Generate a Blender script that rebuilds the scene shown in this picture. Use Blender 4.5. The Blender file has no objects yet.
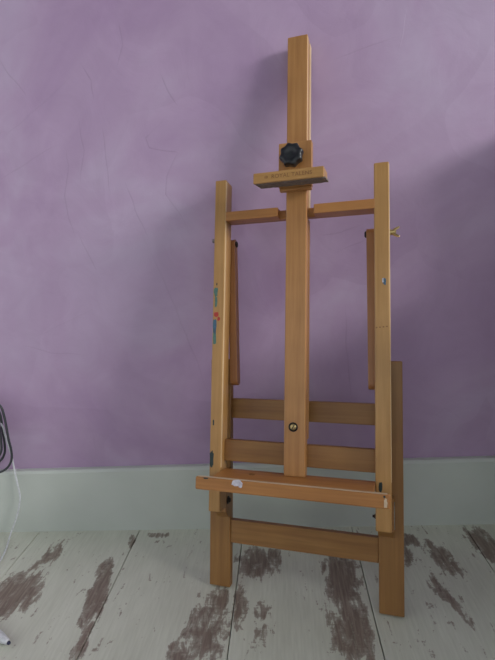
import bpy, bmesh, math, random
from mathutils import Matrix, Vector, noise
random.seed(4)
S = 0.62                                   # scale of the survey units below to metres
scn = bpy.context.scene
col = scn.collection

# ------------------------------------------------------------------ camera
FPX, YAW, PITCH, ROLL = 454.97, 0.0829, -0.1856, -0.0671
CAM = Vector((0, -1.5712 * S, 1.0612 * S))
FW = Vector((-math.sin(YAW) * math.cos(PITCH), math.cos(YAW) * math.cos(PITCH), math.sin(PITCH)))
r0 = Vector((math.cos(YAW), math.sin(YAW), 0)); u0 = r0.cross(FW)
RT = math.cos(ROLL) * r0 + math.sin(ROLL) * u0
UP = -math.sin(ROLL) * r0 + math.cos(ROLL) * u0
cd = bpy.data.cameras.new('camera'); cam = bpy.data.objects.new('camera', cd); col.objects.link(cam)
cd.sensor_fit = 'VERTICAL'; cd.sensor_height = 36; cd.lens = FPX / 660 * 36; cd.clip_start = 0.01
M = Matrix.Identity(4)
for i, v in enumerate((RT, UP, -FW)):
    for j in range(3): M[j][i] = v[j]
M.translation = CAM
cam.matrix_world = M
scn.camera = cam

# ------------------------------------------------------------------ light
wd = bpy.data.worlds.new('sky'); scn.world = wd; wd.use_nodes = True
bg = wd.node_tree.nodes['Background']; bg.inputs[0].default_value = (0.92, 1.0, 0.98, 1); bg.inputs[1].default_value = 1.9
# hazy low daylight coming in at the window of the right hand wall
XR = 1.55
# a wide, low band of bright sky far outside, seen through that window
ad = bpy.data.lights.new('sky_band', 'AREA'); ao = bpy.data.objects.new('sky_band', ad); col.objects.link(ao)
ad.shape = 'RECTANGLE'; ad.size = 3.6; ad.size_y = 1.7; ad.energy = 980; ad.color = (1.0, 0.97, 0.93)
TOL = Vector((1.0, -0.40, 0.47)).normalized()
ao.location = TOL * 10; ao.rotation_euler = TOL.to_track_quat('Z', 'Y').to_euler()
scn.view_settings.view_transform = 'Standard'; scn.view_settings.look = 'None'
scn.view_settings.gamma = 1; scn.view_settings.use_curve_mapping = False
scn.view_settings.exposure = -0.56

# ------------------------------------------------------------------ pixel helpers (directions only)
def ray(px, py): return RT * ((px - 247.5) / FPX) - UP * ((py - 330) / FPX) + FW
def on_y(px, py, y):
    d = ray(px, py); return CAM + d * ((y - CAM.y) / d.y)
def on_z(px, py, z=0.0):
    d = ray(px, py); return CAM + d * ((z - CAM.z) / d.z)

# ------------------------------------------------------------------ materials
def mat(name, rough=0.5):
    m = bpy.data.materials.new(name); m.use_nodes = True
    nt = m.node_tree; b = nt.nodes['Principled BSDF']; b.inputs['Roughness'].default_value = rough
    return m, nt, b
def N(nt, t, **kw):
    n = nt.nodes.new(t)
    for k, v in kw.items():
        if k.startswith('_'): setattr(n, k[1:], v)
        else: n.inputs[k].default_value = v
    return n
def ramp(nt, src, stops):
    r = nt.nodes.new('ShaderNodeValToRGB'); nt.links.new(src, r.inputs[0])
    e = r.color_ramp.elements
    while len(e) < len(stops): e.new(0.5)
    for k, (p, c) in enumerate(stops):
        e[k].position = p; e[k].color = (*c, 1) if len(c) == 3 else c
    return r
def mixc(nt, fac, a, b, mode='MIX'):
    m = nt.nodes.new('ShaderNodeMix'); m.data_type = 'RGBA'; m.blend_type = mode
    for idx, v in ((0, fac), (6, a), (7, b)):
        if hasattr(v, 'links'): nt.links.new(v, m.inputs[idx])
        elif idx == 0: m.inputs[0].default_value = v
        else: m.inputs[idx].default_value = (*v, 1)
    return m.outputs[2]
def math_(nt, op, a, b=0.0, c=None):
    m = nt.nodes.new('ShaderNodeMath'); m.operation = op
    for i, v in enumerate((a, b, c)):
        if v is None: continue
        if hasattr(v, 'links'): nt.links.new(v, m.inputs[i])
        else: m.inputs[i].default_value = v
    return m.outputs[0]
def bump(nt, b, h, strength, dist):
    n = N(nt, 'ShaderNodeBump', Strength=strength, Distance=dist); nt.links.new(h, n.inputs['Height'])
    nt.links.new(n.outputs[0], b.inputs['Normal'])
def flat(name, c, rough=0.5, metal=0.0):
    m, nt, b = mat(name, rough); b.inputs['Metallic'].default_value = metal
    tc = N(nt, 'ShaderNodeTexCoord'); n = N(nt, 'ShaderNodeTexNoise', Scale=180.0, Detail=3.0)
    nt.links.new(tc.outputs['Object'], n.inputs['Vector'])
    r = ramp(nt, n.outputs[0], [(0.3, tuple(x * 0.82 for x in c)), (0.7, tuple(min(1, x * 1.12) for x in c))])
    nt.links.new(r.outputs[0], b.inputs['Base Color'])
    return m

def plaster_material(name, tint=1.0):
    m, nt, b = mat(name, 0.42)
    b.inputs['Specular IOR Level'].default_value = 0.35
    g = N(nt, 'ShaderNodeNewGeometry')
    n1 = N(nt, 'ShaderNodeTexNoise', Scale=2.6, Detail=4.0, Roughness=0.55, Distortion=0.9)
    n2 = N(nt, 'ShaderNodeTexNoise', Scale=9.0, Detail=6.0, Roughness=0.6, Distortion=1.4)
    n3 = N(nt, 'ShaderNodeTexNoise', Scale=70.0, Detail=4.0, Roughness=0.6)
    for n in (n1, n2, n3): nt.links.new(g.outputs['Position'], n.inputs['Vector'])
    r1 = ramp(nt, n1.outputs[0], [(0.32, (0.385, 0.262, 0.43)), (0.5, (0.435, 0.312, 0.475)), (0.68, (0.475, 0.372, 0.53))])
    r2 = ramp(nt, n2.outputs[0], [(0.30, (0.95, 0.945, 0.95)), (0.7, (1.03, 1.035, 1.03))])
    c = mixc(nt, 1.0, r1.outputs[0], r2.outputs[0], 'MULTIPLY')
    vd = N(nt, 'ShaderNodeTexNoise', Scale=3.0, Detail=2.0); nt.links.new(g.outputs['Position'], vd.inputs['Vector'])
    va = N(nt, 'ShaderNodeVectorMath', _operation='MULTIPLY_ADD'); nt.links.new(vd.outputs['Color'], va.inputs[0]); va.inputs[1].default_value = (0.35, 0.35, 0.35); nt.links.new(g.outputs['Position'], va.inputs[2])
    vo = N(nt, 'ShaderNodeTexVoronoi', Scale=4.2); nt.links.new(va.outputs[0], vo.inputs['Vector'])
    vs = N(nt, 'ShaderNodeSeparateXYZ'); nt.links.new(vo.outputs['Color'], vs.inputs[0])
    rv = ramp(nt, vs.outputs[0], [(0.0, (0.965, 0.96, 0.965)), (1.0, (1.025, 1.03, 1.025))])
    c = mixc(nt, 1.0, c, rv.outputs[0], 'MULTIPLY')
    if tint != 1.0: c = mixc(nt, 1.0, c, (tint, tint, tint), 'MULTIPLY')
    nt.links.new(c, b.inputs['Base Color'])
    h = math_(nt, 'ADD', math_(nt, 'MULTIPLY', n2.outputs[0], 1.0), math_(nt, 'MULTIPLY', n3.outputs[0], 0.12))
    bump(nt, b, h, 0.16, 0.006)
    return m
M_wall = plaster_material('lilac_plaster')
M_ridge = plaster_material('lilac_plaster_ridge', 0.97)

def wood_material(name, lo, mid, hi, rough=0.42):
    m, nt, b = mat(name, rough)
    tc = N(nt, 'ShaderNodeTexCoord'); oi = N(nt, 'ShaderNodeObjectInfo')
    off = math_(nt, 'MULTIPLY', oi.outputs['Random'], 7.0)
    cx = N(nt, 'ShaderNodeCombineXYZ'); nt.links.new(off, cx.inputs[0]); nt.links.new(off, cx.inputs[2])
    add = N(nt, 'ShaderNodeVectorMath', _operation='ADD'); nt.links.new(tc.outputs['Object'], add.inputs[0]); nt.links.new(cx.outputs[0], add.inputs[1])
    mp = N(nt, 'ShaderNodeMapping'); mp.inputs['Scale'].default_value = (170, 170, 7); nt.links.new(add.outputs[0], mp.inputs[0])
    mp2 = N(nt, 'ShaderNodeMapping'); mp2.inputs['Scale'].default_value = (45, 45, 3.0); nt.links.new(add.outputs[0], mp2.inputs[0])
    n1 = N(nt, 'ShaderNodeTexNoise', Scale=1.0, Detail=5.0, Roughness=0.6); nt.links.new(mp.outputs[0], n1.inputs['Vector'])
    n2 = N(nt, 'ShaderNodeTexNoise', Scale=1.0, Detail=3.0, Roughness=0.5, Distortion=0.6); nt.links.new(mp2.outputs[0], n2.inputs['Vector'])
    n3 = N(nt, 'ShaderNodeTexNoise', Scale=14.0, Detail=3.0); nt.links.new(add.outputs[0], n3.inputs['Vector'])
    f = math_(nt, 'ADD', math_(nt, 'MULTIPLY', n1.outputs[0], 0.45), math_(nt, 'MULTIPLY', n2.outputs[0], 0.55))
    r = ramp(nt, f, [(0.36, lo), (0.5, mid), (0.64, hi)])
    r3 = ramp(nt, n3.outputs[0], [(0.3, (0.90, 0.88, 0.86)), (0.7, (1.04, 1.04, 1.04))])
    c = mixc(nt, 1.0, r.outputs[0], r3.outputs[0], 'MULTIPLY')
    nt.links.new(c, b.inputs['Base Color'])
    b.inputs['Coat Weight'].default_value = 0.15; b.inputs['Coat Roughness'].default_value = 0.35
    bump(nt, b, n1.outputs[0], 0.12, 0.001)
    return m
M_wood = wood_material('varnished_beech', (0.355, 0.165, 0.052), (0.42, 0.205, 0.068), (0.485, 0.25, 0.090))
M_red = wood_material('reddish_beech', (0.28, 0.115, 0.036), (0.36, 0.155, 0.050), (0.42, 0.19, 0.068))
M_shaded = wood_material('shaded_beech', (0.225, 0.105, 0.028), (0.27, 0.132, 0.036), (0.325, 0.163, 0.048))  # darker beech copy, the shade on legs and rails put into the colour
M_yel = wood_material('yellowed_beech', (0.37, 0.195, 0.058), (0.44, 0.240, 0.078), (0.50, 0.285, 0.105))
M_sunlit = wood_material('sunlit_edge_beech', (0.58, 0.40, 0.20), (0.66, 0.48, 0.27), (0.72, 0.54, 0.33), 0.35)  # pale beech with sunlight on the right-hand edges put into the colour
M_org = wood_material('orange_beech', (0.34, 0.145, 0.038), (0.41, 0.18, 0.050), (0.47, 0.22, 0.066))
M_worn = wood_material('worn_raw_beech', (0.44, 0.34, 0.22), (0.56, 0.44, 0.31), (0.66, 0.55, 0.42), 0.7)
M_black = flat('black_plastic', (0.010, 0.012, 0.016), 0.38)
M_brass = flat('brass', (0.55, 0.42, 0.20), 0.35, 1.0)
M_steel = flat('dull_steel', (0.32, 0.30, 0.28), 0.45, 1.0)
M_iron = flat('dark_iron', (0.03, 0.026, 0.022), 0.5, 0.6)
M_felt = flat('grey_grip_strip', (0.20, 0.165, 0.145), 0.95)
M_ink = flat('stamped_ink', (0.23, 0.115, 0.040), 0.7)
M_teal = flat('teal_paint', (0.075, 0.17, 0.14), 0.5)
M_blue = flat('blue_paint', (0.050, 0.12, 0.19), 0.5)
M_redp = flat('red_paint', (0.42, 0.035, 0.025), 0.5)
M_pale = flat('pale_paint', (0.60, 0.58, 0.66), 0.6)
M_dkgr = flat('dark_green_paint', (0.012, 0.030, 0.030), 0.5)
M_cord = flat('dark_grey_rubber', (0.040, 0.044, 0.052), 0.45)
M_white = flat('white_plastic', (0.62, 0.64, 0.68), 0.4)
M_tip = flat('dark_blue_plastic', (0.015, 0.02, 0.06), 0.4)

def paint_material():
    m, nt, b = mat('white_satin_paint', 0.40)
    g = N(nt, 'ShaderNodeNewGeometry'); n = N(nt, 'ShaderNodeTexNoise', Scale=6.0, Detail=4.0); nt.links.new(g.outputs['Position'], n.inputs['Vector'])
    r = ramp(nt, n.outputs[0], [(0.3, (0.50, 0.54, 0.505)), (0.7, (0.56, 0.60, 0.565))]); nt.links.new(r.outputs[0], b.inputs['Base Color'])
    return m
M_base = paint_material()

# worn patches: (pixel centre, length along plank m, half width m, turn deg, weight)
def floor_material():
    m, nt, b = mat('worn_white_planks', 0.45)
    g = N(nt, 'ShaderNodeNewGeometry')
    sep = N(nt, 'ShaderNodeSeparateXYZ'); nt.links.new(g.outputs['Position'], sep.inputs[0])
    mp = N(nt, 'ShaderNodeMapping'); mp.inputs['Scale'].default_value = (75, 26, 1); nt.links.new(g.outputs['Position'], mp.inputs[0])
    n1 = N(nt, 'ShaderNodeTexNoise', Scale=1.0, Detail=7.0, Roughness=0.62, Distortion=0.5); nt.links.new(mp.outputs[0], n1.inputs['Vector'])
    mp2 = N(nt, 'ShaderNodeMapping'); mp2.inputs['Scale'].default_value = (11, 5, 1); nt.links.new(g.outputs['Position'], mp2.inputs[0])
    n2 = N(nt, 'ShaderNodeTexNoise', Scale=1.0, Detail=3.0); nt.links.new(mp2.outputs[0], n2.inputs['Vector'])
    mp3 = N(nt, 'ShaderNodeMapping'); mp3.inputs['Scale'].default_value = (240, 18, 1); nt.links.new(g.outputs['Position'], mp3.inputs[0])
    n3 = N(nt, 'ShaderNodeTexNoise', Scale=1.0, Detail=4.0); nt.links.new(mp3.outputs[0], n3.inputs['Vector'])
    total = None
    for (cx, cy, hx, hy, turn, wt) in PATCHES:
        dx = math_(nt, 'SUBTRACT', sep.outputs[0], cx); dy = math_(nt, 'SUBTRACT', sep.outputs[1], cy)
        t = math.radians(turn); c_, s_ = math.cos(t), math.sin(t)
        a = math_(nt, 'ADD', math_(nt, 'MULTIPLY', dx, c_ / hx), math_(nt, 'MULTIPLY', dy, s_ / hx))
        e = math_(nt, 'ADD', math_(nt, 'MULTIPLY', dx, -s_ / hy), math_(nt, 'MULTIPLY', dy, c_ / hy))
        q = math_(nt, 'ADD', math_(nt, 'MULTIPLY', a, a), math_(nt, 'MULTIPLY', e, e))
        v = math_(nt, 'MULTIPLY', math_(nt, 'MAXIMUM', math_(nt, 'SUBTRACT', 1.0, math_(nt, 'MULTIPLY', q, 0.5)), 0.0), wt)
        total = v if total is None else math_(nt, 'MAXIMUM', total, v)
    field = math_(nt, 'ADD', math_(nt, 'ADD', math_(nt, 'MULTIPLY', total, 0.36), n1.outputs[0]), math_(nt, 'MULTIPLY', math_(nt, 'SUBTRACT', n2.outputs[0], 0.5), 0.25))
    mp4 = N(nt, 'ShaderNodeMapping'); mp4.inputs['Scale'].default_value = (60, 190, 1); nt.links.new(g.outputs['Position'], mp4.inputs[0])
    n4 = N(nt, 'ShaderNodeTexNoise', Scale=1.0, Detail=5.0, Roughness=0.7); nt.links.new(mp4.outputs[0], n4.inputs['Vector'])
    field = math_(nt, 'ADD', field, math_(nt, 'MULTIPLY', math_(nt, 'SUBTRACT', n4.outputs[0], 0.5), 0.30))
    field = math_(nt, 'ADD', field, math_(nt, 'MULTIPLY', math_(nt, 'SUBTRACT', n3.outputs[0], 0.5), 0.22))
    mask = ramp(nt, field, [(0.635, (0, 0, 0)), (0.665, (0.62, 0.62, 0.62)), (0.80, (1, 1, 1))])
    white = ramp(nt, n3.outputs[0], [(0.25, (0.55, 0.565, 0.49)), (0.75, (0.64, 0.655, 0.575))])
    white2 = mixc(nt, 1.0, white.outputs[0], ramp(nt, n2.outputs[0], [(0.3, (0.92, 0.92, 0.91)), (0.7, (1.04, 1.04, 1.04))]).outputs[0], 'MULTIPLY')
    brown = ramp(nt, n3.outputs[0], [(0.25, (0.135, 0.103, 0.082)), (0.5, (0.215, 0.168, 0.138)), (0.8, (0.32, 0.27, 0.23))])
    nt.links.new(mixc(nt, mask.outputs[0], white2, brown.outputs[0]), b.inputs['Base Color'])
    bump(nt, b, math_(nt, 'SUBTRACT', n3.outputs[0], mask.outputs[0]), 0.15, 0.0015)
    return m
def PP(px, py, hx, hy, turn=0, wt=1.0):
    q = on_z(px, py); return (q.x, q.y, hx, hy, turn, wt)
PATCHES = [PP(14, 594, 0.048, 0.060, -8, 1.05), PP(48, 558, 0.024, 0.06, -12, 0.78), PP(98, 594, 0.019, 0.090, 8, 1.1), PP(132, 541, 0.008, 0.025, 10, 0.95),
           PP(206, 632, 0.040, 0.060, 0, 0.86), PP(180, 655, 0.018, 0.03, 0, 0.95), PP(218, 598, 0.022, 0.03, 0, 0.85), PP(258, 562, 0.042, 0.045, 0, 1.0), PP(240, 605, 0.014, 0.05, 0, 0.8),
           PP(342, 580, 0.030, 0.080, 0, 1.15), PP(352, 630, 0.034, 0.070, 0, 0.98), PP(262, 625, 0.018, 0.05, 0, 0.5), PP(80, 648, 0.012, 0.03, 8, 0.9),
           PP(408, 540, 0.022, 0.020, 0, 1.0), PP(445, 560, 0.020, 0.060, 20, 0.88), PP(452, 600, 0.016, 0.06, 20, 0.8),
           PP(487, 545, 0.026, 0.060, 12, 1.08), PP(160, 535, 0.03, 0.01, 0, 0.75), PP(405, 555, 0.02, 0.03, 0, 0.7)]
M_floor = floor_material()

# ------------------------------------------------------------------ mesh helpers
def link(name, me, m=None, parent=None, mtx=None):
    o = bpy.data.objects.new(name, me); col.objects.link(o)
    if m is not None and me is not None: me.materials.append(m)
    if parent is not None: o.parent = parent
    if mtx is not None: o.matrix_basis = mtx
    return o
def finish(bm, name, smooth=False):
    bmesh.ops.recalc_face_normals(bm, faces=bm.faces)
    me = bpy.data.meshes.new(name); bm.to_mesh(me); bm.free()
    if smooth:
        for p in me.polygons: p.use_smooth = True
    return me
def bm_box(dx, dy, dz, bev=0.0, seg=2):
    bm = bmesh.new(); bmesh.ops.create_cube(bm, size=1)
    for v in bm.verts: v.co = Vector((v.co.x * dx, v.co.y * dy, v.co.z * dz))
    if bev: bmesh.ops.bevel(bm, geom=bm.edges[:], offset=bev, segments=seg, profile=0.5, affect='EDGES')
    return bm
def bm_prism(poly, z0, z1, bev=0.0, seg=1):
    bm = bmesh.new()
    a = [bm.verts.new((x, y, z0)) for x, y in poly]; b = [bm.verts.new((x, y, z1)) for x, y in poly]
    n = len(poly); bm.faces.new(a[::-1]); bm.faces.new(b)
    for i in range(n): bm.faces.new((a[i], a[(i + 1) % n], b[(i + 1) % n], b[i]))
    if bev:
        bmesh.ops.recalc_face_normals(bm, faces=bm.faces)
        bmesh.ops.bevel(bm, geom=bm.edges[:], offset=bev, segments=seg, profile=0.5, affect='EDGES')
    return bm
def bm_lathe(profile, seg=24):
    bm = bmesh.new(); rings = []
    for r, z in profile:
        rings.append([bm.verts.new((max(r, 1e-5) * math.cos(2 * math.pi * k / seg), max(r, 1e-5) * math.sin(2 * math.pi * k / seg), z)) for k in range(seg)])
    for a, b in zip(rings, rings[1:]):
        for k in range(seg): bm.faces.new((a[k], a[(k + 1) % seg], b[(k + 1) % seg], b[k]))
    bm.faces.new(rings[0][::-1]); bm.faces.new(rings[-1])
    return bm
def bm_tube(pts, rad, seg=10, closed=False):
    # smooth (Catmull-Rom) sweep
    P = [Vector(p) for p in pts]; n = len(P); out = []
    rng = n if closed else n - 1
    for i in range(rng):
        p0 = P[(i - 1) % n] if closed or i > 0 else P[0]; p1 = P[i]; p2 = P[(i + 1) % n]
        p3 = P[(i + 2) % n] if closed or i + 2 < n else P[-1]
        for k in range(8):
            t = k / 8
            out.append(0.5 * ((2 * p1) + (p2 - p0) * t + (2 * p0 - 5 * p1 + 4 * p2 - p3) * t * t + (3 * p1 - p0 - 3 * p2 + p3) * t ** 3))
    if not closed: out.append(P[-1])
    bm = bmesh.new(); rings = []; m = len(out); ref = Vector((0, -1, 0.01)).normalized()
    for i in range(m):
        a = out[(i - 1) % m] if closed or i else out[0]; b = out[(i + 1) % m] if closed or i < m - 1 else out[-1]
        t = (b - a).normalized(); x = ref.cross(t)
        if x.length < 1e-4: x = Vector((1, 0, 0))
        x.normalize(); y = t.cross(x)
        rings.append([bm.verts.new(out[i] + rad * (math.cos(2 * math.pi * k / seg) * x + math.sin(2 * math.pi * k / seg) * y)) for k in range(seg)])
    for i in range(m if closed else m - 1):
        a, b = rings[i], rings[(i + 1) % m]
        for k in range(seg): bm.faces.new((a[k], a[(k + 1) % seg], b[(k + 1) % seg], b[k]))
    if not closed: bm.faces.new(rings[0][::-1]); bm.faces.new(rings[-1])
    return bm
def struct(o, label=None):
    o['kind'] = 'structure'
    if label: o['label'] = label
    return o
def world_box(name, x0, x1, y0, y1, z0, z1, m, bev=0.0, parent=None):
    c = Vector(((x0 + x1) / 2, (y0 + y1) / 2, (z0 + z1) / 2))
    me = finish(bm_box(x1 - x0, y1 - y0, z1 - z0, bev), name)
    o = link(name, me, m, parent); 
    o.location = c - (parent.location if parent else Vector((0, 0, 0)))
    return o

# ------------------------------------------------------------------ the room
WY = 0.0075                                 # wall face
XL, YF, ZC = -1.55, -2.6, 2.75
wall = struct(world_box('wall_back', XL - .1, XR + .1, WY, WY + 0.12, 0, ZC, M_wall))
wall['label'] = 'lilac trowelled plaster wall behind the easel'
# trowel ridges in the plaster, low raised lines
RIDGES = [[(-6, 52), (10, 74), (28, 97)], [(84, 62), (55, 92), (25, 118), (-4, 143)], [(-5, 182), (25, 163), (62, 142)],
          [(66, 143), (69, 165), (65, 195), (68, 215), (76, 240)], [(160, 72), (168, 90), (178, 106)], [(196, 97), (165, 118), (146, 138), (150, 147), (178, 153), (168, 175), (166, 195), (178, 212), (190, 236)],
          [(125, 180), (135, 210), (148, 238)], [(140, 230), (168, 290), (190, 345), (208, 392)], [(78, 232), (88, 255), (98, 272)], [(108, 298), (80, 315), (50, 330), (22, 343)],
          [(22, 346), (50, 352), (92, 357)], [(80, 62), (92, 80), (94, 102)], [(78, 118), (84, 150), (80, 185)], [(102, 120), (106, 160), (110, 195)],
          [(330, 60), (370, 45), (398, 36)], [(398, 60), (404, 30), (408, 5)], [(340, 250), (360, 242), (372, 236)], [(318, 235), (340, 232), (366, 222)],
          [(345, 305), (347, 355), (352, 400)], [(430, 420), (445, 408), (470, 425)], [(118, 20), (122, 45), (116, 70)], [(92, 430), (96, 455)]]
for rd in RIDGES:
    pts = [on_y(px, py, WY) for px, py in rd]
    dense = []
    for a, b in zip(pts, pts[1:]):
        for k in range(7):
            q = a.lerp(b, k / 7); w = noise.noise_vector(q * 22) * 0.004
            dense.append(Vector((q.x + w.x, WY, q.z + w.z)))
    dense.append(pts[-1])
    bm = bmesh.new(); rows = []
    for i, q in enumerate(dense):
        t = (dense[min(i + 1, len(dense) - 1)] - dense[max(i - 1, 0)]).normalized(); n = Vector((-t.z, 0, t.x))
        e = min(1.0, 4 * min(i, len(dense) - 1 - i) / len(dense)) * 0.85 + 0.15
        wd_, hh = 0.0044 * e, 0.00048 * e
        rows.append([bm.verts.new(q + n * wd_ + Vector((0, 0.0006, 0))), bm.verts.new(q + Vector((0, -hh, 0))), bm.verts.new(q - n * wd_ * 0.5 + Vector((0, 0.0006, 0)))])
    for a, b in zip(rows, rows[1:]):
        for k in range(2): bm.faces.new((a[k], a[k + 1], b[k + 1], b[k]))
    o = link('plaster_ridge', finish(bm, 'plaster_ridge', True), M_ridge, wall); o.location = -wall.location

floor = struct(world_box('floor', XL, XR, YF, WY, -0.06, -0.012, M_iron)); floor['label'] = 'floor of worn white painted planks'
SEAMS = [-0.624 + 0.2516 * k for k in range(-4, 10)]
for a, b in zip(SEAMS, SEAMS[1:]):
    a, b = max(a, XL), min(b, XR)
    if b - a < 0.01: continue
    world_box('plank', a + 0.0008, b - 0.0008, YF, WY - 0.002, -0.012, 0, M_floor, 0.0012, floor)
BH = 0.2634 * S - 0.0045; BF = -0.015 * S
bb = bm_prism([(WY, 0), (BF, 0), (BF, BH - 0.006), (BF + 0.004, BH - 0.0012), (BF + 0.006, BH), (WY, BH)], XL, XR)
o = link('baseboard_back', finish(bb, 'baseboard_back'), M_base)
o.matrix_basis = Matrix(((0, 0, 1, 0), (1, 0, 0, 0), (0, 1, 0, 0), (0, 0, 0, 1))); struct(o, 'tall white painted baseboard along the lilac wall')

# right wall with its window
WZ0, WZ1, WYA, WYB = 0.85, 2.35, -1.60, -0.10
rw = struct(world_box('wall_right', XR, XR + 0.1, YF, WY, 0, WZ0, M_wall)); rw['label'] = 'lilac plaster wall below the window'
world_box('wall_panel', XR, XR + 0.1, YF, WYA, WZ0, ZC, M_wall, 0, rw); world_box('wall_panel', XR, XR + 0.1, WYB, WY, WZ0, ZC, M_wall, 0, rw)
world_box('wall_panel', XR, XR + 0.1, WYA, WYB, WZ1, ZC, M_wall, 0, rw)
win = struct(world_box('window_1', XR + .03, XR + .07, WYA, WYB, WZ0, WZ0 + .03, M_base)); win['label'] = 'white framed window in the side wall'
world_box('frame_bar', XR + .03, XR + .07, WYA, WYB, WZ1 - .03, WZ1, M_base, 0, win)
for y in (WYA, WYB - .03): world_box('frame_bar', XR + .03, XR + .07, y, y + .03, WZ0 + .03, WZ1 - .03, M_base, 0, win)
# left wall and front wall behind the camera, unglazed openings added for light
LO0, LO1, LOZ = -1.75, -0.20, 1.75
lw_ = struct(world_box('wall_left', XL - 0.1, XL, LO1, WY, 0, ZC, M_wall)); lw_['label'] = 'lilac plaster side wall beside an opening added for light'
world_box('wall_panel', XL - 0.1, XL, YF, LO0, 0, ZC, M_wall, 0, lw_); world_box('wall_panel', XL - 0.1, XL, LO0, LO1, LOZ, ZC, M_wall, 0, lw_); world_box('wall_panel', XL - 0.1, XL, LO0, LO1, 0, 0.10, M_wall, 0, lw_)
fw_ = struct(world_box('wall_front', XL - .1, XR + .1, YF - .1, YF, 0, 0.70, M_wall)); fw_['label'] = 'lilac plaster wall below an open band added for light opposite the easel'
world_box('wall_panel', XL - .1, XR + .1, YF - .1, YF, 1.85, ZC, M_wall, 0, fw_)
ce = struct(world_box('ceiling', XL - .1, XR + .1, YF, WY + .12, ZC, ZC + .1, M_base)); ce['label'] = 'white painted ceiling'

# ------------------------------------------------------------------ the easel
EX, EY, EA = 0.0062 * S, -0.3789 * S, 0.2277
easel = link('easel', None); easel.location = (EX, EY, 0); easel.rotation_euler = (0, 0, -EA)
easel['label'] = 'folded honey coloured wooden studio easel leaning on the lilac wall'; easel['category'] = 'easel'
LEAN, LLEAN = 0.2735, 0.2352
FM = Matrix.Translation((0, -0.0342 * S, 0.2886 * S)) @ Matrix.Rotation(-LEAN, 4, 'X')     # front frame: x = u, y = -n, z = s
GM = Matrix.Translation((0, 0.0265 * S, 0)) @ Matrix.Rotation(-LLEAN, 4, 'X')              # rear leg frame
AX = {'s': Matrix.Identity(4),
      'u': Matrix(((0, 0, 1, 0), (1, 0, 0, 0), (0, 1, 0, 0), (0, 0, 0, 1))),      # local z runs along u, x along y, y along z
      'n': Matrix(((1, 0, 0, 0), (0, 0, -1, 0), (0, 1, 0, 0), (0, 0, 0, 1)))}     # local z points to the front
REL = {}
def put(name, bm, m, rel, parent=None, smooth=False):
    par = parent or easel
    o = link(name, finish(bm, name, smooth), m, par)
    o.matrix_basis = (REL[par.name].inverted() if par.name in REL else Matrix.Identity(4)) @ rel
    REL[o.name] = rel
    return o
def at(fr, u, n, s, ax='s', rot=None):
    r = fr @ Matrix.Translation((u * S, -n * S, s * S)) @ AX[ax]
    return r @ rot if rot is not None else r
def board(name, fr, u0, u1, n0, n1, s0, s1, ax='s', m=M_wood, parent=None, bev=0.0018, rot=None):
    du, dn, ds = abs(u1 - u0) * S, abs(n1 - n0) * S, abs(s1 - s0) * S
    d = {'s': (du, dn, ds), 'u': (dn, ds, du), 'n': (du, ds, dn)}[ax]
    rel = at(fr, (u0 + u1) / 2, (n0 + n1) / 2, (s0 + s1) / 2)
    if rot is not None: rel = rel @ rot
    return put(name, bm_box(*d, bev), m, rel @ AX[ax], parent)

UW, UD, HW, UL = 0.0366, 0.057, 0.26, 1.0134
ups = []
for sg in (-1, 1):
    a, b = (-HW, -HW + UW) if sg < 0 else (HW - UW - .003, HW + .002)
    up = board('upright', FM, a, b, -UD, 0, 0, UL, m=M_yel, bev=0.0022); ups.append(up)
    # pale strip along the corner, sunlight on the side put into the colour
    board('worn_or_lit_edge', FM, b - .004, b + .0006, -.011, -.0015, .13, UL - .006, m=M_sunlit, parent=up, bev=0.0010)
# top rail with the housing for the mast
tr = [(-HW + UW, 0), (-.0572, 0), (-.0572, -.031), (.0503, -.031), (.0503, 0), (HW - UW, 0), (HW - UW, -.052), (-HW + UW, -.052)]
def prism_us(name, poly, s0, s1, bev, m=M_wood, parent=None):
    # polygon in (u, n), raised along s, stored with local z along u so the grain runs lengthwise
    bm = bm_prism([(u * S, -n * S) for u, n in poly], s0 * S, s1 * S, bev, 2)
    inv = AX['u'].inverted()
    bmesh.ops.transform(bm, matrix=inv, verts=bm.verts)
    return put(name, bm, m, FM @ AX['u'], parent)
prism_us('top_rail', tr, 0.9099 - 0.0282, 0.9099, 0.0012, M_org)
# mast with its grooved back strip
MW = 0.0615 / 2; ML = 1.4358; MB = 0.1247
mast = board('mast', FM, -MW, MW, -.030, .0051, MB, ML, bev=0.0016)
board('worn_or_lit_edge', FM, MW - .004, MW + .0006, -.006, .0035, 1.093, ML - .006, m=M_sunlit, parent=mast, bev=0.001)  # pale strip painting the sunlit corner of the mast
board('guide_strip', FM, -MW + .002, MW + .0015, -.055, -.0335, .9110, ML - .004, m=M_sunlit, parent=mast, bev=0.0008)  # pale tone stands in for sunlight on the side of the mast
board('guide_strip', FM, -MW + .002, MW + .001, -.052, -.0335, .225, .875, parent=mast, bev=0.001)
board('guide_core', FM, -MW + .006, MW - .005, -.035, -.0295, .225, .875, parent=mast, bev=0, m=M_red)
board('guide_core', FM, -MW + .006, MW - .005, -.035, -.0295, .9110, ML - .008, parent=mast, bev=0, m=M_red)
sc = put('screw_ring', bm_lathe([(.0083, 0), (.0083, .0006), (.0075, .0012), (.0062, .0012), (.0058, .0004), (.0058, 0)], 28), M_iron, at(FM, -.0037, .0051, .2631, 'n'), mast, True)
sh = put('screw_head', bm_lathe([(.0057, 0), (.0057, .0005), (.0040, .0013), (.0, .0015)], 24), M_brass, at(FM, -.0037, .0051, .2631, 'n'), mast, True)
put('screw_slot', bm_box(.0085, .0014, .0007), M_iron, at(FM, -.0037, .0051 + .0014 / S, .2631, 'n', Matrix.Rotation(1.1, 4, 'Z')), mast)
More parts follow.
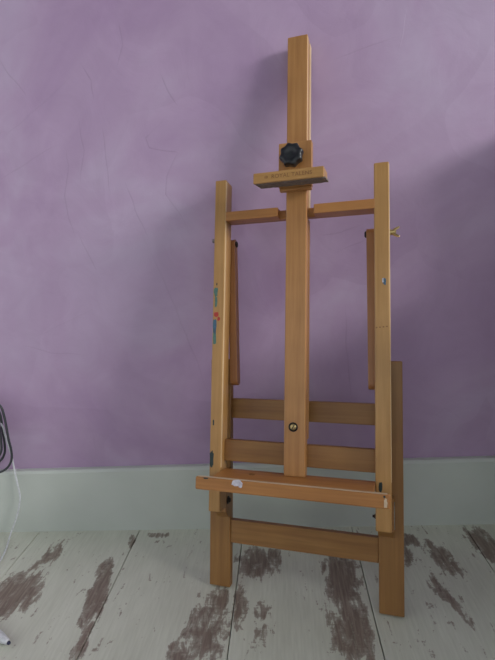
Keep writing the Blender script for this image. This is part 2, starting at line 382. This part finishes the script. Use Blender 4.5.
# rails
board('lower_rail', FM, -HW + UW, HW - UW, -.052, -.0305, .2097 - .0639, .2097, 'u', m=M_shaded, bev=.0012)
LW, LT, LH, LTOP = 0.5884 / 2, 0.0281, 0.069, 0.7175
legs = []
for sg in (-1, 1):
    a, b = (-LW, -LW + LH) if sg < 0 else (LW - LH, LW)
    legs.append(board('leg', GM, a, b, 0, LT, 0, LTOP, m=M_shaded, bev=0.0022))
board('back_rail', GM, -LW + LH, LW - LH, -.002, LT - .010, .5919 - .0626, .5919, 'u', m=M_shaded, bev=.0012)
board('bottom_rail', GM, -LW + LH, LW - LH, .003, LT - .005, .2102 - .0719, .2102, 'u', m=M_shaded, bev=.0012)
# pivot blocks between uprights and legs
for sg in (-1, 1):
    x0, x1 = (-HW - .002, -HW + UW - .001) if sg < 0 else (HW - UW + .001, HW + .0075)
    poly = [(-.0572, .075), (-.101, .075), (-.0990, -.040), (-.085, -.040), (-.0572, -.016)]
    bm = bm_prism([(-n * S, s * S) for n, s in poly], x0 * S, x1 * S, .0008)
    pb = put('pivot_block', bm, M_shaded, FM @ AX['u'])
    ui = x1 if sg < 0 else x0
    rot = Matrix.Identity(4) if sg < 0 else Matrix.Rotation(math.pi, 4, 'X')
    wz = put('washer', bm_lathe([(.0075, -.0003), (.0075, .0010), (.0035, .0012)], 20), M_iron, FM @ Matrix.Translation((ui * S, .074 * S, .017 * S)) @ AX['u'] @ rot, pb, True)
    put('bolt_head', bm_lathe([(.0048, 0), (.0048, .0035), (.0030, .0052), (0, .0055)] if sg < 0 else [(.0048, 0), (.0046, .004), (.0026, .0065), (.0022, .0090), (0, .0092)], 6 if sg > 0 else 18), M_iron, FM @ Matrix.Translation((ui * S, .074 * S, .017 * S)) @ AX['u'] @ rot, pb)
    uo = x0 if sg < 0 else x1
    hp = [(-.0105, -.020), (.0105, -.020), (.012, 0), (.0105, .018), (0, .024), (-.0105, .018), (-.012, 0)]
    bm = bm_prism(hp, 0, .0016, .0004)
    put('hinge_plate', bm, M_steel, FM @ Matrix.Translation((uo * S, .078 * S, .022 * S)) @ AX['u'] @ (Matrix.Identity(4) if sg > 0 else Matrix.Rotation(math.pi, 4, 'X')), pb)
# folding stays hanging inside the uprights
def stay(ut, ub, st, sb, w, m):
    n0, n1 = -.092, -.062
    L_ = (st - sb) * S; hw = (n1 - n0) / 2 * S
    prof = []
    for k in range(9): t = math.pi * k / 8; prof.append((hw * math.cos(t), L_ / 2 - hw + hw * math.sin(t)))
    for k in range(9): t = math.pi + math.pi * k / 8; prof.append((hw * math.cos(t), -L_ / 2 + hw + hw * math.sin(t)))
    bm = bm_prism(prof, -w / 2 * S, w / 2 * S, .0012, 2)
    bmesh.ops.transform(bm, matrix=AX['u'], verts=bm.verts)
    tilt = -math.atan2(ub - ut, st - sb)
    rel = at(FM, (ut + ub) / 2, (n0 + n1) / 2, (st + sb) / 2) @ Matrix.Rotation(tilt, 4, 'Y')
    return put('folding_stay', bm, m, rel)
st1 = stay(-.2270, -.2085, .842, .372, .0250, M_red); st2 = stay(.2085, .2125, .846, .371, .0250, M_red)
for st_, u_, s_ in ((st1, -.2143, .826), (st2, .1958, .830)):
    put('pivot_nut', bm_lathe([(.0062, -.0005), (.0062, .0020), (.0040, .0034), (.0, .0036)], 8), M_iron, FM @ Matrix.Translation((u_ * S, .077 * S, s_ * S)) @ AX['u'] @ (Matrix.Rotation(math.pi, 4, 'X') if u_ > 0 else Matrix.Identity(4)), st_)
# bolts and wing nuts through the uprights
def side_bolt(sg, s, parent):
    u = sg * HW + .002
    rot = Matrix.Identity(4) if sg > 0 else Matrix.Rotation(math.pi, 4, 'X')
    rel = FM @ Matrix.Translation((u * S, .027 * S, s * S)) @ AX['u'] @ rot
    bt = put('wing_nut', bm_lathe([(.0064, 0), (.0064, .0014), (.0048, .0016), (.0046, .0076), (.0026, .0082), (.0026, .0108), (0, .0110)], 18), M_brass, rel, parent)
    for q in (-1, 1):
        poly = [(x * 1.3, z * 1.3) for x, z in ((q * .0020, .0018), (q * .0070, .0065), (q * .0098, .0118), (q * .0080, .0132), (q * .0048, .0095), (q * .0018, .0062))]
        bm = bm_prism(poly, -.0014, .0014, .0004)
        put('wing', bm, M_brass, rel @ Matrix.Rotation(math.radians(62), 4, 'Z') @ Matrix.Rotation(math.radians(90), 4, 'X'), bt)
side_bolt(1, .8171, None)
put('bolt_head', bm_lathe([(.0066, 0), (.0064, .0020), (.0042, .0030), (.0040, .0090), (0, .0094)], 18), M_steel, FM @ Matrix.Translation((-HW * S, .027 * S, .8279 * S)) @ AX['u'] @ Matrix.Rotation(math.pi, 4, 'X'), None, True)
# tray
tray = board('tray', FM, -.2195, .2195, -.030, .0845, .103, .1245, 'u', M_org, bev=.0010)
lip = board('lip', FM, -.2620, .2600, .0845, .0985, .0885, .1245, 'u', M_org, parent=tray, bev=.0030)
board('worn_or_lit_edge', FM, -.255, .252, .086, .0965, .1243, .1252, 'u', M_worn, tray, 0)
# canvas holder
blk = board('holder_block', FM, -.0490, .0490, .0053, .030, .9578, 1.0905, bev=.0012)
hb = bm_prism([(-n * S, z * S) for n, z in ((.0300, .986), (.104, .9755), (.104, .9450), (.0300, .9600))], -.1040 * S, .0945 * S, .0016, 2)
bar = put('holder_bar', hb, M_yel, FM @ AX['u'], blk)
bm = bmesh.new()
nx, ny = 44, 10
grid = []
for i in range(nx + 1):
    rowv = []
    for j in range(ny + 1):
        u = -.0985 + .1960 * i / nx; n = .030 + .066 * j / ny
        z = .9585 - .0135 * j / ny + .0028 * noise.noise(Vector((u * 60, n * 60, 3)))
        edge = (i in (0, nx) or j in (0, ny))
        rowv.append(bm.verts.new((u * S + (.0018 * noise.noise(Vector((u * 90, n * 150, 9))) if edge else 0), -n * S, z * S)))
    grid.append(rowv)
for i in range(nx):
    for j in range(ny): bm.faces.new((grid[i][j], grid[i][j + 1], grid[i + 1][j + 1], grid[i + 1][j]))
ex = bmesh.ops.extrude_face_region(bm, geom=bm.faces[:])
for v in ex['geom']:
    if isinstance(v, bmesh.types.BMVert): v.co.z += .0040 * S
put('grip_strip', bm, M_felt, FM, blk)
board('clamp_plate', FM, -.047, .0475, .0053, .024, .9490, .9577, 'u', parent=blk, bev=.0010)
# stamped lettering
def text_mesh(body, size):
    cu = bpy.data.curves.new('lettering', 'FONT'); cu.body = body; cu.size = size; cu.align_x = 'CENTER'; cu.align_y = 'CENTER'; cu.extrude = 0.0002; cu.space_character = 1.05
    t = bpy.data.objects.new('lettering_tmp', cu); col.objects.link(t)
    dg = bpy.context.evaluated_depsgraph_get(); me = bpy.data.meshes.new_from_object(t.evaluated_get(dg))
    bpy.data.objects.remove(t); return me
me = text_mesh('ROYAL TALENS', 0.0098); me.materials.append(M_ink)
o = bpy.data.objects.new('lettering', me); col.objects.link(o); o.parent = blk
rel = at(FM, .006, .1041, .9605, 'n'); o.matrix_basis = REL[blk.name].inverted() @ rel; o['label'] = 'stamped brown letters'
for k in range(3):
    put('stamped_mark', bm_box(.0012, 0.0052 - .0014 * abs(k - 1), .0003), M_ink, at(FM, -.0690 + .0035 * k, .1041, .9605, 'n'), blk)
# black lobed knob
bm = bmesh.new(); rings = []; nseg = 96
for rs, z in [(.70, .000), (.92, .0012), (1.0, .004), (1.0, .0125), (.95, .0155), (.84, .0172), (.50, .0178), (.44, .0166), (.06, .0166)]:
    ring = []
    for k in range(nseg):
        t = 2 * math.pi * k / nseg
        lobe = .0190 + .0028 * (1 - abs(math.sin(4 * t)) ** 1.6) if rs > .6 else .0200
        ring.append(bm.verts.new((lobe * rs * math.cos(t), lobe * rs * math.sin(t), z)))
    rings.append(ring)
for a, b in zip(rings, rings[1:]):
    for k in range(nseg): bm.faces.new((a[k], a[(k + 1) % nseg], b[(k + 1) % nseg], b[k]))
bm.faces.new(rings[0][::-1]); bm.faces.new(rings[-1])
kn = put('knob', bm, M_black, at(FM, -.0045, .042, 1.0385, 'n', Matrix.Rotation(.25, 4, 'Z')), None, True); kn['label'] = 'black eight lobed plastic clamp knob'
put('knob_stem', bm_lathe([(.0075, -.0078), (.0075, .0005)], 20), M_black, at(FM, -.0045, .042, 1.0385, 'n'), kn)
# dried paint on the wood
def mark(u, n, s, w, h, m, parent, seed, ax='n'):
    rnd = random.Random(seed); k = 14; poly = []
    for i in range(k):
        t = 2 * math.pi * i / k; r = 0.75 + 0.35 * rnd.random()
        sx = math.copysign(abs(math.cos(t)) ** .7, math.cos(t)); sy = math.copysign(abs(math.sin(t)) ** .7, math.sin(t))
        poly.append((sx * r * w / 2 * S, sy * r * h / 2 * S))
    return put('paint_mark', bm_prism(poly, -.0002, .0003), m, at(FM, u, n, s, ax), parent)
U0, U1 = ups
mark(-.2500, 0, .660, .014, .030, M_teal, U0, 1); mark(-.2490, 0, .630, .008, .040, M_teal, U0, 2); mark(-.2475, 0, .684, .004, .008, M_dkgr, U0, 3)
mark(-.2465, 0, .590, .016, .018, M_redp, U0, 4); mark(-.2390, 0, .576, .009, .012, M_redp, U0, 5)
mark(-.2520, 0, .555, .012, .050, M_blue, U0, 6); mark(-.2515, 0, .520, .012, .055, M_teal, U0, 7)
mark(-.2525, 0, .154, .013, .055, M_dkgr, U0, 8); mark(-.2490, 0, .262, .005, .020, M_dkgr, U0, 9)
mark(.2476, 0, .673, .009, .020, M_blue, U1, 10); mark(.2440, 0, .676, .006, .014, M_pale, U1, 11); mark(.2340, 0, .118, .010, .030, M_dkgr, U1, 12)
for k in range(4): mark(.226 + .009 * k, 0, .545 + .001 * k, .005, .004, M_ink, U1, 20 + k)
mark(-.1400, .0985, .117, .030, .019, M_pale, tray, 13); mark(-.1280, .0985, .113, .013, .016, M_pale, tray, 14)
mark(.2480, .0985, .104, .008, .026, M_worn, tray, 15); mark(.2450, .0985, .119, .006, .006, M_dkgr, tray, 16)
mark(-.2300, .0985, .1215, .016, .004, M_dkgr, tray, 17); mark(-.12, .02, .1245, .02, .02, M_ink, tray, 18, 's')

# ------------------------------------------------------------------ things by the left edge
hook_p = on_y(-16, 395, WY)
def loop(pxs, y, name):
    return [on_y(px, py, y) for px, py in pxs]
coil = link('cable_coil', None); cpos = Vector((hook_p.x, -0.02, hook_p.z)); coil.location = cpos
coil['label'] = 'coil of dark grey cable hanging against the lilac wall'; coil['category'] = 'cable'
L1 = [(-14, 401), (-5, 403), (1, 407), (3.8, 415), (6, 425), (8.5, 439), (11.2, 450), (11.4, 460), (7, 468), (-2, 472.5), (-18, 472), (-32, 462), (-34, 445), (-30, 420), (-24, 405)]
L2 = [(-15, 400), (-6, 404), (0, 414), (2.6, 430), (4.6, 444), (4.6, 453), (1, 460), (-6, 464), (-18, 463), (-27, 455), (-28, 440), (-25, 415), (-21, 404)]
L3 = [(-14, 402), (-5, 408), (-1, 425), (1.2, 441), (1.0, 452), (-4, 458), (-14, 459), (-22, 452), (-23, 430), (-19, 408)]
for pts, y in ((L1, -.0215), (L2, -.0095), (L3, -.0155)):
    bm = bm_tube([on_y(a, b, y) - cpos for a, b in pts], 0.0027, 10, True)
    link('cable_loop', finish(bm, 'cable_loop', True), M_cord, coil)
hk = link('wall_hook', finish(bm_tube([Vector((0, 0.004, 0.012)), Vector((0, -.014, .010)), Vector((0, -.033, .004)), Vector((0, -.040, .012))], .0026, 10), 'wall_hook', True), M_steel)
hk.location = (hook_p.x, WY - .003, hook_p.z - .018); hk['label'] = 'small steel hook on the wall holding the dark cable coil'; hk['category'] = 'hook'
cordp = [on_y(-4, 418, -.0035), on_y(2.5, 426, -.0150), on_y(5, 434, -.0155), on_y(8, 444, -.0150), on_y(12, 458, -.0150), on_y(14.5, 470, -.0165), on_y(17.5, 484, -.022), on_y(20, 496, -.024), on_y(19, 507, -.026), on_y(16, 519, -.030),
         on_z(11, 537, .0045), on_z(6, 549, .0023), on_z(0, 561, .0023), on_z(-12, 574, .0023), on_z(-30, 580, .0023)]
cordp[10].z = .012
wc = link('white_cord', finish(bm_tube(cordp, .0019, 10), 'white_cord', True), M_white)
wc['label'] = 'thin white cord running down the baseboard onto the floor'; wc['category'] = 'cord'
# white marker lying on the floor
tip = on_z(9.5, 644.5, .006); back = on_z(-34, 612, .012)
d = (back - tip); d.z = 0; d.normalize()
pen = link('marker_pen', None); pen.location = tip + d * 0.02; pen.location.z = 0
pen.rotation_euler = (0, 0, math.atan2(d.y, d.x)); pen['label'] = 'white marker with a dark tip lying on the floor planks'; pen['category'] = 'pen'
RB = 0.0085
def along_x(bm): bmesh.ops.transform(bm, matrix=Matrix(((0, 0, 1, 0), (0, 1, 0, 0), (-1, 0, 0, 0), (0, 0, 0, 1))), verts=bm.verts)
bm = bm_lathe([(.0034, -.017), (.0050, -.012), (.0076, .004), (RB, .014), (RB, .105), (.0078, .110), (.004, .111)], 26); along_x(bm)
o = link('barrel', finish(bm, 'barrel', True), M_white, pen); o.location = (0, 0, RB)
bm = bm_lathe([(.0014, -.0215), (.0026, -.0205), (.0033, -.0172)], 18); along_x(bm)
o = link('nib', finish(bm, 'nib', True), M_tip, pen); o.location = (0, 0, RB)

# ------------------------------------------------------------------ stepped table shape added out of view on the right to shade the wall
def shade_blocker():
    x0, x1 = 0.545, 1.05
    H1, H2, D1, D2 = 0.635, 0.875, 0.42, 0.125
    d = link('shade_blocker_table', None); d.location = (x0, BF - 0.004, 0)
    d['label'] = 'unseen stepped blocker shaped like a white dressing table, added to shade the wall'; d['category'] = 'shade_blocker'
    w = x1 - x0
    def part(name, ax0, ax1, dep0, dep1, z0, z1, m=M_base, par=None, bev=.002):
        o = link(name, finish(bm_box(ax1 - ax0, dep1 - dep0, z1 - z0, bev), name), m, par or d)
        c = Vector(((ax0 + ax1) / 2, -(dep0 + dep1) / 2, (z0 + z1) / 2))
        o.location = c - (par.location if par else Vector((0, 0, 0))); return o
    part('body', .005, w - .005, 0, D1 - .01, .10, H1 - .02)
    part('top', 0, w, 0, D1, H1 - .02, H1)
    part('back_shelf', 0, w, 0, D2, H1, H2)
    for ax in (.01, w - .05):
        for dp in (.01, D1 - .06): part('leg', ax, ax + .04, dp, dp + .04, 0, .10)
    for k in range(3):
        dr = part('drawer', .02, w - .02, D1 - .012, D1 + .004, .12 + k * .19, .295 + k * .19)
        kb = link('knob', finish(bm_lathe([(.006, 0), (.005, .012), (.012, .018), (.010, .026), (0, .028)], 18), 'knob', True), M_brass, dr)
        kb.matrix_basis = Matrix.Translation((0, -.008, 0)) @ AX['n']
shade_blocker()
